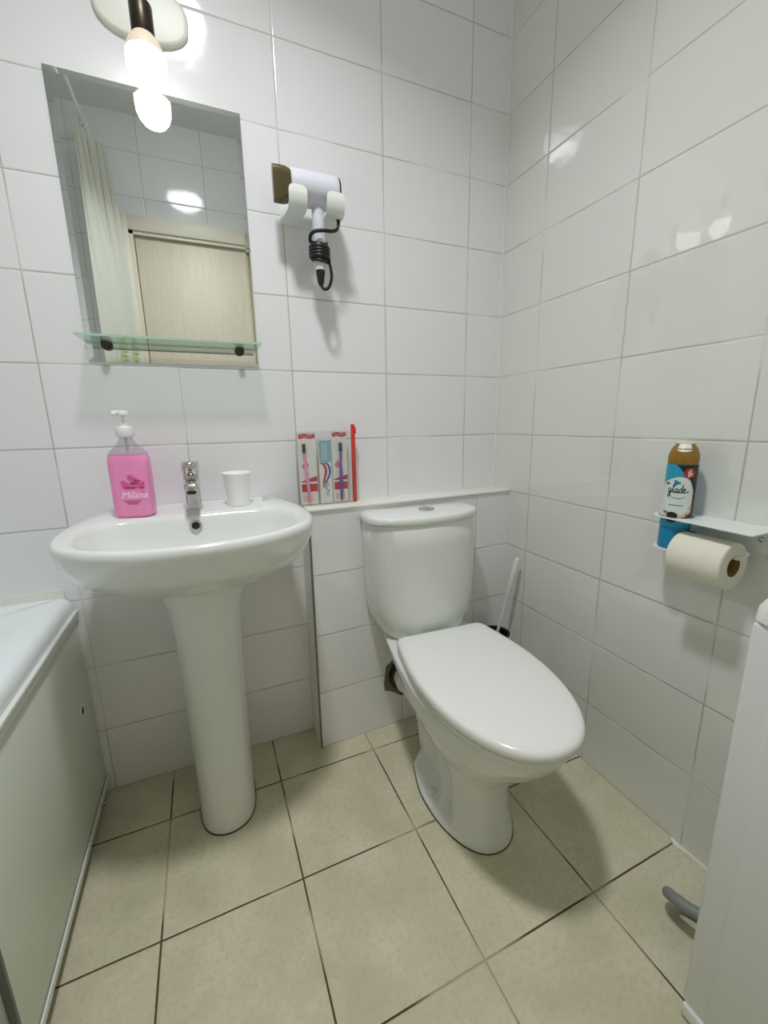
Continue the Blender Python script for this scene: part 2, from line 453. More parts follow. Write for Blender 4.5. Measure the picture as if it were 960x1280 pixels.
# ================================================================== TOILET
TO = (-0.396, -0.094, 0.0); TR = math.radians(-3.5)
toilet = thing('toilet', 'white close-coupled toilet with closed lid, standing in the corner', 'toilet', TO, TR)
N = 72
def egg(back, front, wmax, wback, ymax, bk=0.022, n=None):
    h = [(0, -back), (wback * .6, -back), (wback - bk, -back), (wback, -back - bk)]
    for t in (.3, .6, .85): h.append((wback + (wmax - wback) * math.sin(t * PI / 2), -(back + bk + (ymax - back - bk) * t)))
    for k in range(0, 9):
        a = k / 8 * PI / 2
        h.append((wmax * math.cos(a) ** 0.9 if k < 8 else 0, -(ymax + (front - ymax) * math.sin(a))))
    return sym_outline(h, n or N)
def ring(o, z): return [(x, y, z) for x, y in o]
# pan
bm = nb()
prof = [  # z, back, front, wmax, wback, ymax
    (0.000, .18, .524, .112, .088, .32), (0.010, .18, .524, .112, .088, .32), (0.022, .18, .520, .108, .086, .32),
    (0.040, .18, .514, .103, .082, .32), (0.080, .172, .506, .098, .078, .33), (0.130, .165, .502, .096, .075, .34), (0.180, .15, .508, .098, .074, .36),
    (0.220, .14, .530, .108, .072, .38), (0.255, .115, .565, .124, .080, .40), (0.290, .085, .604, .140, .092, .40),
    (0.325, .04, .638, .153, .112, .40), (0.360, .03, .664, .161, .122, .39), (0.385, .02, .676, .164, .128, .38), (0.398, .02, .678, .165, .130, .38), (0.402, .025, .674, .161, .127, .38)]
rings = []
dense = []
for p, q in zip(prof, prof[1:]):
    k = 1 if q[0] - p[0] < .02 else 4
    for i in range(k): t = i / k; dense.append(tuple(u + (v - u) * t for u, v in zip(p, q)))
dense.append(prof[-1])
for z, bk, fr, wm, wb, ym in dense:
    o = egg(bk, fr, wm, wb, ym, n=176)
    r = []
    for x, y in o:
        dpt = -y
        # hollow scooped into each flank above the floor flange, with a rib running down through it
        cy = .300 + .05 * (0.16 - z)
        wy = max(0.0, 1 - (abs(dpt - cy) / .128) ** 3); wz = max(0.0, min(1.0, (z - .016) / .018)) * max(0.0, min(1.0, (.255 - z) / .10))
        rib = math.exp(-((dpt - (.385 - .42 * z)) / .013) ** 2)
        push = .042 * (wy ** 0.6) * wz * (1 - .42 * rib)
        sx = 1 if x > 0 else -1
        if abs(x) > .03: x = sx * max(.03, abs(x) - push)
        r.append((x, y, z))
    rings.append(r)
loft(bm, rings)
pan = link('pan', bm, M['ceramic'], toilet, angle=50)
o = egg(.18, .524, .112, .088, .32)
bm = nb(); loft(bm, [[(x * 1.02, y - .0015, .0002) for x, y in o], [(x * 1.02, y - .0015, .0022) for x, y in o]]); link('foot_seam', bm, M['ink'], toilet)  # thin dark line round the toilet foot
for s in (-1, 1):
    bm = nb(); lathe(bm, (s * .090, -.330, .022), [(.0125, 0), (.0125, .010), (.0095, .015), (.003, .0175)], 20)
    link('bolt_cap', bm, M['white'], toilet)
# seat and lid
def seat_out(g, front, wm): return egg(.190 - g, front, wm, .142, .41, .014)
bm = nb()
o = seat_out(0, .690, .164)
loft(bm, [ring([(x * .965, y * .99) for x, y in o], .4025), ring(o, .406), ring(o, .4145), ring([(x * .975, y * .99) for x, y in o], .4180)])
link('seat', bm, M['seatplastic'], toilet)
bm = nb()
o = seat_out(0, .700, .169)
def shr(o, k, c=(0, -.44)): return [(c[0] + (x - c[0]) * k, c[1] + (y - c[1]) * k) for x, y in o]
loft(bm, [ring(shr(o, .965), .4212), ring(shr(o, .992), .4228), ring(o, .4265), ring(o, .435), ring(shr(o, .992), .4405), ring(shr(o, .970), .4445), ring(shr(o, .93), .4468), ring(shr(o, .8), .4482), ring(shr(o, .5), .4495), ring(shr(o, .2), .450)])
link('seat_lid', bm, M['seatplastic'], toilet, angle=60)
for s in (-1, 1):
    bm = nb(); tube(bm, [(s * .07 - .022, -.185, .418), (s * .07 + .022, -.185, .418)], .011, 14); link('hinge', bm, M['seatplastic'], toilet)
# cistern
def tank_out(kx=1.0, ky=1.0, grow=0.0, rx=.935):
    h = [(0, -.012), (.09, -.012), (.172, -.012), (.187, -.024), (.1895, -.06), (.186, -.095), (.172, -.126), (.142, -.152), (.095, -.171), (.048, -.181), (0, -.184)]
    h = [((x + (grow if x > .03 else 0)) * kx, -.012 + (y + .012 - grow * (1 if y < -.02 else 0)) * ky) for x, y in h]
    o = [((x * rx if x > 0 else x), y) for x, y in sym_outline(h, N)]
    # the front bows a little more on the side away from the corner
    return [(x, y + .085 * x * min(1, max(0, (-y - .03) / .12))) for x, y in o]
bm = nb(); rings = []
for z, kx, ky, q in ((.400, .69, .84, 1.07), (.402, .72, .87, 1.06), (.408, .745, .89, 1.05), (.422, .79, .915, 1.03), (.440, .84, .935, 1.01), (.465, .895, .955, .99), (.50, .94, .97, .97), (.55, .965, .98, .955), (.62, .976, .99, .945), (.70, .980, .995, .94), (.766, .98, .995, .935), (.7685, .965, .98, .935)):
    rings.append(ring(tank_out(kx, ky, 0, q), z))
loft(bm, rings); tank = link('cistern', bm, M['ceramic'], toilet, angle=50)
bm = nb()
o = tank_out(grow=.003)
loft(bm, [ring(shr(o, .97, (0, -.1)), .7690), ring(o, .7715), ring(o, .781), ring(shr(o, .985, (0, -.1)), .787), ring(shr(o, .95, (0, -.1)), .7905), ring(shr(o, .86, (0, -.1)), .7925), ring(shr(o, .5, (0, -.1)), .7935)])
link('cistern_lid', bm, M['ceramic'], toilet, angle=60)
fb = nb(); lathe(fb, (0, -.098, .792), [(.024, 0), (.024, .005), (.021, .0065), (.021, .004)], 32); fbo = link('flush_button', fb, M['chrome'], toilet)
bm = nb(); box(bm, -.0205, -.001, -.001, .001, 0, .0001)
bm.free()
for s in (-1, 1):
    bm = nb(); pts = [(s * .0012, -.0195)] + [(s * .0195 * math.cos(a), .0195 * math.sin(a)) for a in [(-80 + 160 * i / 12) * PI / 180 for i in range(13)]] + [(s * .0012, .0195)]
    poly_prism(bm, pts, .796, .799, lambda u, v, d: (u, v - .098, d))
    link('flush_key', bm, M['chrome'], fbo)
# waste pipe, gasket and broken tile edge around it
bm = nb(); lathe(bm, (-.035, 0, .190), [(.047, -.008), (.050, -.03), (.050, -.05), (.044, -.055), (.044, -.17), (.030, -.19)], 28, 'y'); link('waste_pipe', bm, M['ceramic'], toilet)
bm = nb(); lathe(bm, (-.035, 0, .190), [(.062, .004), (.062, -.012), (.058, -.020), (.052, -.022)], 28, 'y'); link('pipe_gasket', bm, M['black'], toilet)
bm = nb(); tube(bm, smooth_path([(.17, -.01, .45), (.176, -.02, .41), (.165, -.035, .36), (.15, -.05, .30), (.14, -.03, .22), (.135, -.005, .18)]), .009); link('water_hose', bm, M['black'], toilet)

# hole chipped in the tiles where the pipe goes through
bm = nb()
pts = []
for i in range(22):
    a = 2 * PI * i / 22; r = .078 + random.uniform(-.008, .010)
    pts.append((-.438 + r * math.cos(a), .19 + 1.05 * r * math.sin(a)))
poly_prism(bm, pts, -.0958, -.0915, lambda u, v, dd: (u, dd - .0, v))
o = link('trim_7', bm, M['cracked'], smooth=False); o['kind'] = 'structure'

# toilet brush
br = thing('toilet_brush', 'white toilet brush leaning in its holder in the corner behind the toilet', 'toilet brush', (-.088, -.150, 0))
bm = nb(); lathe(bm, (0, 0, 0), [(.046, 0), (.048, .005), (.044, .02), (.050, .20), (.054, .285), (.056, .290), (.050, .290), (.044, .27), (.038, .02)], 32); link('holder', bm, M['white'], br)
bm = nb(); lathe(bm, (0, 0, 0), [(.053, .2895), (.053, .2935), (.044, .294), (.042, .275), (.020, .272)], 32, cap0=False, cap1=False); link('rim_ring', bm, M['black'], br)
A, B = Vector((.010, .006, .270)), Vector((.055, -.034, .580))
bm = nb(); tube(bm, [A.lerp(B, t) for t in (0, .3, .5, .53)], [.0055, .005, .005, .006]); tube(bm, [A.lerp(B, t) for t in (.52, .55, .8, .97, 1.0)], [.006, .0088, .0095, .0095, .0075], 16); link('handle', bm, M['white'], br)
bm = nb(); tube(bm, [A.lerp(B, t) for t in (-.12, -.05, .03, .06)], [.012, .0125, .0125, .009], 16); link('handle_collar', bm, M['white'], br)
bm = nb(); tube(bm, [A.lerp(B, t) for t in (-.75, -.7, -.3, -.15)], [.02, .034, .034, .02], 20); link('brush_head', bm, M['bristle'], br)

# ================================================================== WASHBASIN
SX = -1.038
sink = thing('washbasin', 'white ceramic pedestal washbasin under the mirror', 'washbasin', (SX, 0, 0))
NS = 128
OUT = sym_outline([(0, -.002), (.10, -.002), (.19, -.002), (.208, -.008), (.222, -.04), (.240, -.10), (.257, -.17), (.264, -.24), (.260, -.305), (.240, -.36), (.203, -.40), (.155, -.432), (.10, -.452), (.05, -.460), (0, -.462)], NS)
BOWL = sym_outline([(0, -.146), (.07, -.146), (.135, -.149), (.182, -.160), (.210, -.19), (.224, -.235), (.224, -.29), (.208, -.343), (.172, -.390), (.122, -.420), (.06, -.437), (0, -.442)], NS)
def rz_(y): return .842 + .012 * y     # the deck falls a little to the front
def sc(o, kx, ky, oy=0.0): return [(x * kx, y * ky + oy) for x, y in o]
def rr(o, dz): return [(x, y, rz_(y) + dz) for x, y in o]
def lerp_o(a, b, t): return [(p[0] + (q[0] - p[0]) * t, p[1] + (q[1] - p[1]) * t) for p, q in zip(a, b)]
bm = nb(); R_ = []
# from the joint with the pedestal up the outside, over the rim and down into the bowl
for kx, ky, z in ((.34, .60, .668), (.42, .640, .677), (.56, .71, .692), (.70, .795, .710), (.81, .865, .729), (.89, .920, .750), (.945, .955, .772), (.978, .98, .794)):
    R_.append([(x * kx, y * ky, z + .008 * y) for x, y in OUT])
R_.append(rr(sc(OUT, .993, .992), -.030)); R_.append(rr(sc(OUT, 1.0, 1.0), -.016)); R_.append(rr(sc(OUT, .998, .998), -.006)); R_.append(rr(sc(OUT, .988, .989), -.0005))
INN = sc(OUT, .972, .975)
R_.append([(x, y, rz_(y) + .0008) for x, y in INN])
R_.append(rr(lerp_o(INN, BOWL, .5), -.0015)); R_.append(rr(lerp_o(INN, BOWL, .88), -.003)); R_.append(rr(BOWL, -.0065))
def bs(k, oy=-.285): return [(x * k, oy + (y - oy) * k) for x, y in BOWL]
for k, dz in ((.975, -.016), (.95, -.035), (.91, -.06), (.84, -.09), (.72, -.115), (.52, -.132), (.3, -.140), (.1, -.143)): R_.append(rr(bs(k), dz))
loft(bm, R_); link('basin', bm, M['ceramic'], sink, angle=60)
# pedestal
PED = sym_outline([(0, -.085), (.045, -.085), (.064, -.092), (.073, -.12), (.0745, -.17), (.070, -.22), (.056, -.258), (.032, -.280), (0, -.288)], 64)
bm = nb(); R_ = []
for z, kx, oy in ((0, 1.0, 0), (.006, 1.0, 0), (.02, .99, 0), (.10, .985, 0), (.25, 1.0, .0), (.42, 1.02, -.002), (.54, 1.06, -.006), (.60, 1.13, -.010), (.635, 1.19, -.013), (.660, 1.28, -.017), (.692, 1.40, -.020)):
    R_.append([(x * kx, -.17 + (y + .17) * (1 + (kx - 1) * .25) + oy, z) for x, y in PED])
loft(bm, R_); link('pedestal', bm, M['ceramic'], sink, angle=60)
# dark seam round the pedestal foot
bm = nb(); loft(bm, [[(x * 1.02, -.17 + (y + .17) * 1.02, 0.0002) for x, y in PED], [(x * 1.02, -.17 + (y + .17) * 1.02, .0025) for x, y in PED]]); link('foot_seam', bm, M['ink'], sink)
# overflow ring on the back slope of the bowl
fx, fy, fz = -.003, -.1545, .808
nrm = Vector((0, -.93, .36)).normalized(); ux = Vector((1, 0, 0)); vy = nrm.cross(ux)
def mo(u, v, dd): return Vector((fx, fy, fz)) + ux * u + vy * v + nrm * dd
bm = nb(); R_ = [[mo(r * math.cos(2 * PI * i / 32), r * math.sin(2 * PI * i / 32), dd) for i in range(32)] for r, dd in ((.0145, -.003), (.0145, .0015), (.013, .003), (.0095, .0025), (.009, .0))]
loft(bm, R_, True, False); link('overflow_ring', bm, M['chrome'], sink)
bm = nb(); poly_prism(bm, [(.0093 * math.cos(2 * PI * i / 24), .0093 * math.sin(2 * PI * i / 24)) for i in range(24)], .0005, .0012, mo); link('overflow_hole', bm, M['dark'], sink)
bm = nb(); lathe(bm, (0, -.285, .699), [(.024, 0), (.024, .003), (.016, .005)], 28); link('drain', bm, M['chrome'], sink)

# tap
tap = thing('basin_tap', 'short chrome mixer tap on the middle of the washbasin deck', 'tap', (-1.041, -.080, .8385))
bm = nb()
R_ = []
for z, k in ((0, 1.08), (.004, 1.08), (.006, .98), (.05, .96), (.088, 1.0), (.092, .96)):
    R_.append([(x * k, y * k, z) for x, y in sym_outline([(0, .019), (.012, .019), (.018, .012), (.0195, 0), (.018, -.012), (.012, -.019), (0, -.019)], 32)])
loft(bm, R_); link('tap_body', bm, M['chrome'], tap)
bm = nb(); R_ = []
for y, wdt, zt, zb in ((-.008, .018, .084, .052), (-.04, .0175, .083, .058), (-.08, .0165, .080, .060), (-.098, .0155, .077, .060), (-.101, .013, .074, .062)):
    R_.append([(math.copysign(abs(math.cos(a)) ** .45, math.cos(a)) * wdt, y, (zt + zb) / 2 + math.copysign(abs(math.sin(a)) ** .45, math.sin(a)) * (zt - zb) / 2) for a in [2 * PI * i / 32 for i in range(32)]])
loft(bm, R_); link('spout', bm, M['chrome'], tap, angle=50)
bm = nb(); lathe(bm, (0, -.086, .056), [(.011, .006), (.011, -.002), (.009, -.004)], 24); link('aerator', bm, M['bronze'], tap)
bm = nb(); R_ = []
for z, k, oy in ((.092, .9, 0), (.096, 1.02, -.001), (.112, 1.04, -.003), (.122, 1.0, -.004), (.125, .9, -.004)):
    R_.append([(x * k, y * k + oy, z) for x, y in sym_outline([(0, .021), (.014, .020), (.020, .012), (.021, 0), (.019, -.018), (.012, -.034), (0, -.038)], 32)])
loft(bm, R_); link('lever', bm, M['chrome'], tap, angle=50)
bm = nb(); lathe(bm, (0, -.026, .0), [(.004, .058), (.004, .060)], 12); bm.free()
bm = nb(); lathe(bm, (0, -.0405, .108), [(.0042, .002), (.0042, -.001), (.002, -.0015)], 14, 'y'); link('lever_marker', bm, M['badge'], tap)

# plastic cup
cup = thing('tumbler', 'plain white plastic cup on the right of the washbasin deck', 'cup', (-.929, -.083, .8390))
bm = nb(); lathe(bm, (0, 0, 0), [(.026, 0), (.0275, .001), (.0285, .004), (.0365, .083), (.0378, .085), (.0383, .088), (.0375, .0895), (.036, .0895), (.0345, .086), (.0268, .006), (.0255, .004), (.001, .004)], 48, cap1=False)
link('cup_wall', bm, M['cup'], cup)

# liquid soap
soap = thing('soap_bottle', 'pump bottle of pink liquid soap on the left of the washbasin deck', 'soap bottle', (-1.172, -.104, .8388), math.radians(-14))
def sup(wx, wy, z, n=48, e=.62): return [(math.copysign(abs(math.cos(a)) ** e, math.cos(a)) * wx, math.copysign(abs(math.sin(a)) ** e, math.sin(a)) * wy, z) for a in [2 * PI * i / n for i in range(n)]]
BW, BD = .0445, .029
bm = nb()
loft(bm, [sup(BW * .86, BD * .8, 0), sup(BW * .95, BD * .93, .003), sup(BW, BD, .010), sup(BW, BD, .060), sup(BW * 1.01, BD, .105), sup(BW * 1.0, BD, .136), sup(BW * .955, BD * .96, .148), sup(BW * .90, BD * .92, .152)])
link('soap_body', bm, M['pink'], soap)
bm = nb()
loft(bm, [sup(BW * .955, BD * .96, .1485), sup(BW * .86, BD * .90, .157), sup(BW * .62, BD * .78, .168, e=.75), sup(.0185, .0175, .179, e=.95), sup(.0145, .0145, .186, e=1), sup(.0145, .0145, .194, e=1)], cap0=False)
link('bottle_shoulder', bm, M['clear'], soap)
bm = nb(); lathe(bm, (0, 0, 0), [(.0035, .156), (.0035, .19)], 10); link('dip_tube', bm, M['white'], soap)
bm = nb(); R_ = [circ((0, 0, z), r, 48) for r, z in ((.0185, .192), (.0192, .194), (.0192, .211), (.018, .214), (.012, .215), (.0105, .217), (.0105, .223), (.008, .2235))]
for k in (1, 2):
    R_[k] = [((x * (1.0 + (.02 if i % 2 else 0))), (y * (1.0 + (.02 if i % 2 else 0))), z) for i, (x, y, z) in enumerate(R_[k])]
loft(bm, R_); link('pump_collar', bm, M['white'], soap)
bm = nb(); tube(bm, [(0, 0, .222), (0, 0, .243)], .0030, 12); link('pump_stem', bm, M['white'], soap)
bm = nb(); lathe(bm, (0, 0, 0), [(.012, .241), (.0135, .243), (.0135, .248), (.011, .252), (.004, .253)], 28)
tube(bm, smooth_path([(0, 0, .2465), (-.006, -.010, .2470), (-.010, -.020, .2462), (-.011, -.025, .242)], 5), [.006] * 11 + [.0055] * 4 + [.005]); link('pump_head', bm, M['white'], soap)
def msoap(u, v, dd):   # front of the bottle, a little curved
    return (u, -(BD + .0004 + dd) * (1 - .12 * (abs(u) / BW) ** 3), v)
bm = text_mesh('Milana', .0225, lambda u, v, dd: msoap(u + .012, v + .048, dd), .0006, .25); link('soap_lettering', bm, M['inkwhite'], soap, smooth=False)
bm = nb()
for cx_, cy_, rr_ in ((-.012, .075, .0085), (-.016, .082, .006), (.010, .088, .006), (.018, .074, .006), (.0, .094, .007), (.026, .079, .005)):
    disc_patch(bm, cx_ + .008, cy_ + .003, rr_, rr_ * .9, msoap, .0004, 18, 2, lambda a: 1 + .12 * math.cos(5 * a))
link('soap_flower', bm, M['flower'], soap, smooth=False)
bm = nb()
for cx_, cy_, a_, b_ in ((.006, .080, .009, .0032), (.014, .086, .0075, .0028), (.004, .070, .008, .0026), (-.008, .070, .007, .0026), (.024, .069, .005, .0024)):
    disc_patch(bm, cx_ + .008, cy_ + .003, a_, b_, msoap, .0007, 16, 2, lambda a: 1 + .15 * math.cos(3 * a))
link('soap_flower_centre', bm, M['magenta'], soap, smooth=False)
bm = nb()
for u0, u1, v in ((-.012, .026, .0405), (-.008, .024, .0365), (-.004, .018, .033)):
    grid_patch(bm, u0, u1, lambda u: v, lambda u: v + .0016, msoap, .0006, 10, 1)
link('soap_small_print', bm, M['magenta'], soap, smooth=False)

# ================================================================== MIRROR WITH GLASS SHELF
mir = thing('bathroom_mirror', 'rectangular wall mirror with a narrow glass shelf, over the washbasin', 'mirror', (-1.0385, 0, 1.213))
MW, MHt = .2015, .604
bm = nb()
def rect(w_, z0, z1, y): return [(-w_, y, z0), (w_, y, z0), (w_, y, z1), (-w_, y, z1)]
vr = loft(bm, [rect(MW, 0, MHt, -.0046), rect(MW - .012, .012, MHt - .012, -.0053)], False, True)
link('mirror_pane', bm, M['mirror'], mir, smooth=False)
bm = nb(); loft(bm, [rect(MW, 0, MHt, 0), rect(MW, 0, MHt, -.0045)], True, True); link('mirror_edge', bm, M['glassedge'], mir, smooth=False)
bm = nb(); box(bm, -.2040, .2000, -.102, -.008, .0425, .0475, bev=.0008, seg=1); sh = link('glass_shelf', bm, M['shelfglass'], mir, smooth=False)
bm = nb(); box(bm, -.2040, .2000, -.1025, -.1020, .0425, .0475); box(bm, -.2040, .2000, -.008, -.0074, .0425, .0475); link('shelf_edge', bm, M['glassedge'], sh, smooth=False)
for x in (-.158, .152):
    bm = nb(); lathe(bm, (x, 0, .0385), [(.0125, -.0062), (.0125, -.012), (.010, -.014), (.007, -.0145), (.007, -.030), (.0085, -.031), (.0085, -.036), (.006, -.0375)], 24, 'y')
    box(bm, x - .005, x + .005, -.036, -.012, .040, .0425)
    link('shelf_support', bm, M['bronze'], mir)

# ================================================================== WALL LAMP
lamp = thing('wall_lamp', 'wall lamp with a dark socket and a lit bulb above the mirror', 'wall lamp', (-1.034, 0, 1.965))
bm = nb()
pill = []
for i in range(64):
    a = 2 * PI * i / 64; e = .80
    pill.append((math.copysign(abs(math.cos(a)) ** e, math.cos(a)) * .096, math.copysign(abs(math.sin(a)) ** e, math.sin(a)) * .057))
loft(bm, [[(u, 0, v + .001) for u, v in pill], [(u, -.008, v + .001) for u, v in pill], [(u * .985, -.010, v * .98 + .001) for u, v in pill], [(u * .9, -.0108, v * .88 + .001) for u, v in pill], [(u * .3, -.011, v * .3) for u, v in pill]])
link('wall_plate', bm, M['lampplate'], lamp, angle=60)
bm = nb(); tube(bm, smooth_path([(0, -.018, .045), (0, -.035, .062), (0, -.058, .060), (0, -.068, .035), (0, -.070, -.03)], 5), .004, 12); link('lamp_arm', bm, M['cord'], lamp)
bm = nb(); lathe(bm, (0, -.070, 0), [(.008, -.033), (.0215, -.034), (.0225, -.037), (.0225, -.088), (.0215, -.090), (.018, -.090)], 32); link('socket', bm, M['bronze'], lamp)
bm = nb(); lathe(bm, (0, -.070, 0), [(.021, -.089), (.0245, -.093), (.031, -.102), (.0375, -.115), (.0395, -.124)], 36, cap1=False); link('bulb_neck', bm, M['bulbneck'], lamp)
bm = nb(); lathe(bm, (0, -.070, 0), [(.0395, -.124), (.0402, -.132), (.0400, -.143), (.0388, -.157), (.034, -.170), (.025, -.181), (.013, -.187), (.003, -.1885)], 36, cap0=False); link('bulb_globe', bm, M['bulb'], lamp)

# ================================================================== HAIR DRYER AND ITS BRACKET
hold = thing('dryer_bracket', 'white metal bracket on the tiles, cradling the hair dryer', 'wall bracket', (-.679, 0, 1.60))
bm = nb(); box(bm, -.072, .072, -.004, 0, -.016, .060, bev=.0015); link('back_plate', bm, M['metalwhite'], hold)
def jsheet(x0, x1, name, lip):
    prof = [(-.002, -.014), (-.045, -.016), (-.085, -.020), (-.108, -.021), (-.120, -.010), (-.126, .008), (-.125, .027)]
    P = [(p.y, p.z) for p in smooth_path([(0, y, z) for y, z in prof], 5)]
    bm = nb(); n = len(P); rows = []
    for i, (y, z) in enumerate(P):
        t = i / (n - 1); c = (x0 + x1) / 2; hw = (x1 - x0) / 2
        if t > .84: hw *= math.sqrt(max(.2, 1 - ((t - .84) / .16) ** 3 * .8))   # rounded tongue
        py, pz = P[min(i + 1, n - 1)]; qy, qz = P[max(i - 1, 0)]
        L = math.hypot(py - qy, pz - qz); ny, nz = -(pz - qz) / L * .0012, (py - qy) / L * .0012
        rows.append([(c - hw, y + ny, z + nz), (c + hw, y + ny, z + nz), (c + hw, y - ny, z - nz), (c - hw, y - ny, z - nz)])
    loft(bm, rows); return link(name, bm, M['metalwhite'], hold, angle=50)
jsheet(-.072, -.026, 'prong', True); jsheet(.024, .072, 'prong', True)
hd = thing('hair_dryer', 'white hair dryer hanging in its bracket with a black cord wound round the handle', 'hair dryer', (-.672, -.082, 1.640))
bm = nb(); lathe(bm, (0, 0, 0), [(.034, -.068), (.0385, -.064), (.0395, -.055), (.0395, .040), (.0385, .052), (.036, .056), (.030, .057)], 40, 'x'); link('barrel', bm, M['barrel'], hd)
bm = nb(); lathe(bm, (0, 0, 0), [(.0372, .0545), (.0372, .0585), (.033, .060), (.01, .060)], 36, 'x'); link('intake_ring', bm, M['bronze'], hd)
bm = nb(); R_ = []
for x, wy, hz, e in ((-.062, .031, .031, 1.0), (-.070, .034, .036, .9), (-.078, .026, .039, .7), (-.092, .015, .041, .5), (-.108, .008, .0415, .4)):
    R_.append([(x, math.copysign(abs(math.cos(a)) ** e, math.cos(a)) * wy, math.copysign(abs(math.sin(a)) ** e, math.sin(a)) * hz) for a in [2 * PI * i / 40 for i in range(40)]])
loft(bm, R_); link('nozzle', bm, M['nozzle'], hd, angle=50)
bm = nb(); lathe(bm, (.004, 0, 0), [(.0165, -.030), (.0162, -.09), (.0158, -.125), (.0150, -.180), (.0140, -.186)], 28); link('grip', bm, M['barrel'], hd)
bm = nb()
for z in (-.069, -.074, -.079, -.084, -.089, -.094): lathe(bm, (.004, 0, z), [(.0166, 0), (.0169, .0008), (.0166, .0016)], 28)
link('vent_ring', bm, M['white'], hd)
bm = nb(); lathe(bm, (.004, 0, 0), [(.0115, -.184), (.012, -.190), (.0085, -.215), (.006, -.222)], 20); link('strain_relief', bm, M['black'], hd)
bm = nb(); P = []
for k in range(0, 13 * 6 + 1):     # wound coil
    a = k / 13 * 2 * PI; t = k / (13 * 6)
    P.append((.004 + .0195 * math.cos(a), .0195 * math.sin(a), -.118 - .046 * t + .004 * math.sin(a * 1.0)))
Q = smooth_path([(.050, -.010, -.052), (.055, -.014, -.068), (.048, -.018, -.088), (.030, -.028, -.098), (.008, -.030, -.100), (-.016, -.024, -.104), (-.022, -.006, -.112), (-.010, .016, -.116), P[0]], 5)
tube(bm, [tuple(q) for q in Q[:-1]] + P, .0044, 10)
P2 = []
for k in range(0, 13 * 4 + 1):
    a = -k / 13 * 2 * PI; t = k / (13 * 4)
    P2.append((.004 + .0245 * math.cos(a), .0245 * math.sin(a), -.157 + .030 * t))
E_ = smooth_path([(.004, 0, -.220), (.010, -.006, -.232), (.022, -.012, -.228), (.030, -.014, -.205), (.029, -.012, -.180), (.0285, -.004, -.165), P2[0]], 5)
tube(bm, [tuple(q) for q in E_[:-1]] + P2, .0042, 10)
link('cord', bm, M['black'], hd)

# ================================================================== RIGHT WALL SHELF, SPRAY CAN, TOILET ROLL
ws = thing('paper_shelf', 'white sheet metal shelf with a can ring and roll rod on the right wall', 'wall shelf', (0, -.80, .84))
def prism_z(bm, pts, z0, z1): poly_prism(bm, pts, z0, z1, lambda u, v, dd: (u, v, dd))
bm = nb()
CX, CY = -.053, .098          # ring centre relative to shelf origin
out = [(-.001, -.185), (-.092, -.185)] + [(-.094, -.180)] + [(-.094, .05)]
arc = [(CX + .041 * math.cos(a), CY + .041 * math.sin(a)) for a in [math.radians(180 - 7.5 * i) for i in range(0, 25)]]
out += arc + [(-.001, .098)]
hole = [(CX + .0335 * math.cos(2 * PI * i / 48), CY + .0335 * math.sin(2 * PI * i / 48)) for i in range(48)]
# tray with a round hole: bridge as a strip between outline and hole
ro = arc_resample([(x, y, 0) for x, y in [(CX + .041 * math.cos(a), CY + .041 * math.sin(a)) for a in [2 * PI * i / 48 for i in range(48)]]], 48)
z0, z1 = -.0015, 0.0005
for dz_, flip in ((z0, 0), (z1, 1)):
    pass
ringo = [(CX + .041 * math.cos(2 * PI * i / 48), CY + .041 * math.sin(2 * PI * i / 48)) for i in range(48)]
loft(bm, [[(x, y, z0) for x, y in hole], [(x, y, z1) for x, y in hole], [(x, y, z1) for x, y in ringo], [(x, y, z0) for x, y in ringo], [(x, y, z0) for x, y in hole]], False, False)
cut = [(-.001, .062 + .0), (-.012, .075)]
a0 = [(CX + .0405 * math.cos(a), CY + .0405 * math.sin(a)) for a in [math.radians(180 + 7.5 * i) for i in range(0, 25)]]
prism_z(bm, [(-.001, CY), (-.001, -.068)] + [(-.100, -.068), (-.1025, -.064), (-.094, CY)] + a0[1:-1] + [(-.0125, CY)], z0, z1)
link('tray', bm, M['metalwhite'], ws, smooth=False)
bm = nb(); box(bm, -.0016, 0, -.068, CY + .02, -.055, .0, bev=.0005, seg=1); wp = link('wall_flange', bm, M['metalwhite'], ws)
bm = nb(); lathe(bm, (-.0016, -.040, -.028), [(.005, 0), (.005, -.002), (.003, -.003)], 16, 'x'); link('screw', bm, M['chrome'], ws)
bm = nb()
prism_z(bm, [(CX + .036 * math.cos(2 * PI * i / 40), CY + .036 * math.sin(2 * PI * i / 40)) for i in range(40)], -.0735, -.0715)
box(bm, -.030, 0, CY - .018, CY + .018, -.0735, -.0715); box(bm, -.0016, 0, CY - .018, CY + .018, -.0735, -.040)
link('can_rest', bm, M['metalwhite'], ws, smooth=False)
bm = nb(); tube(bm, smooth_path([(0, .072, -.058), (-.045, .072, -.058), (-.060, .066, -.058), (-.066, .05, -.058), (-.066, -.02, -.058), (-.066, -.036, -.058), (-.066, -.045, -.052), (-.066, -.049, -.042)], 5), .0042, 12); link('roll_rod', bm, M['metalwhite'], ws)

roll = thing('toilet_roll', 'cream toilet paper roll hanging on the rod of the wall shelf', 'toilet paper', (-.066, -.7785, .763))
bm = nb(); lathe(bm, (0, 0, 0), [(.0213, -.052), (.046, -.052), (.0485, -.050), (.049, -.046), (.049, .046), (.0475, .051), (.045, .052), (.0213, .052), (.0213, -.052)], 64, 'y', False, False); ppr = link('paper', bm, M['paper'], roll)
bm = nb(); lathe(bm, (0, 0, 0), [(.0212, -.0522), (.0212, .0522), (.0200, .0522), (.0200, -.0522), (.0212, -.0522)], 48, 'y', False, False); link('core', bm, M['card'], roll)

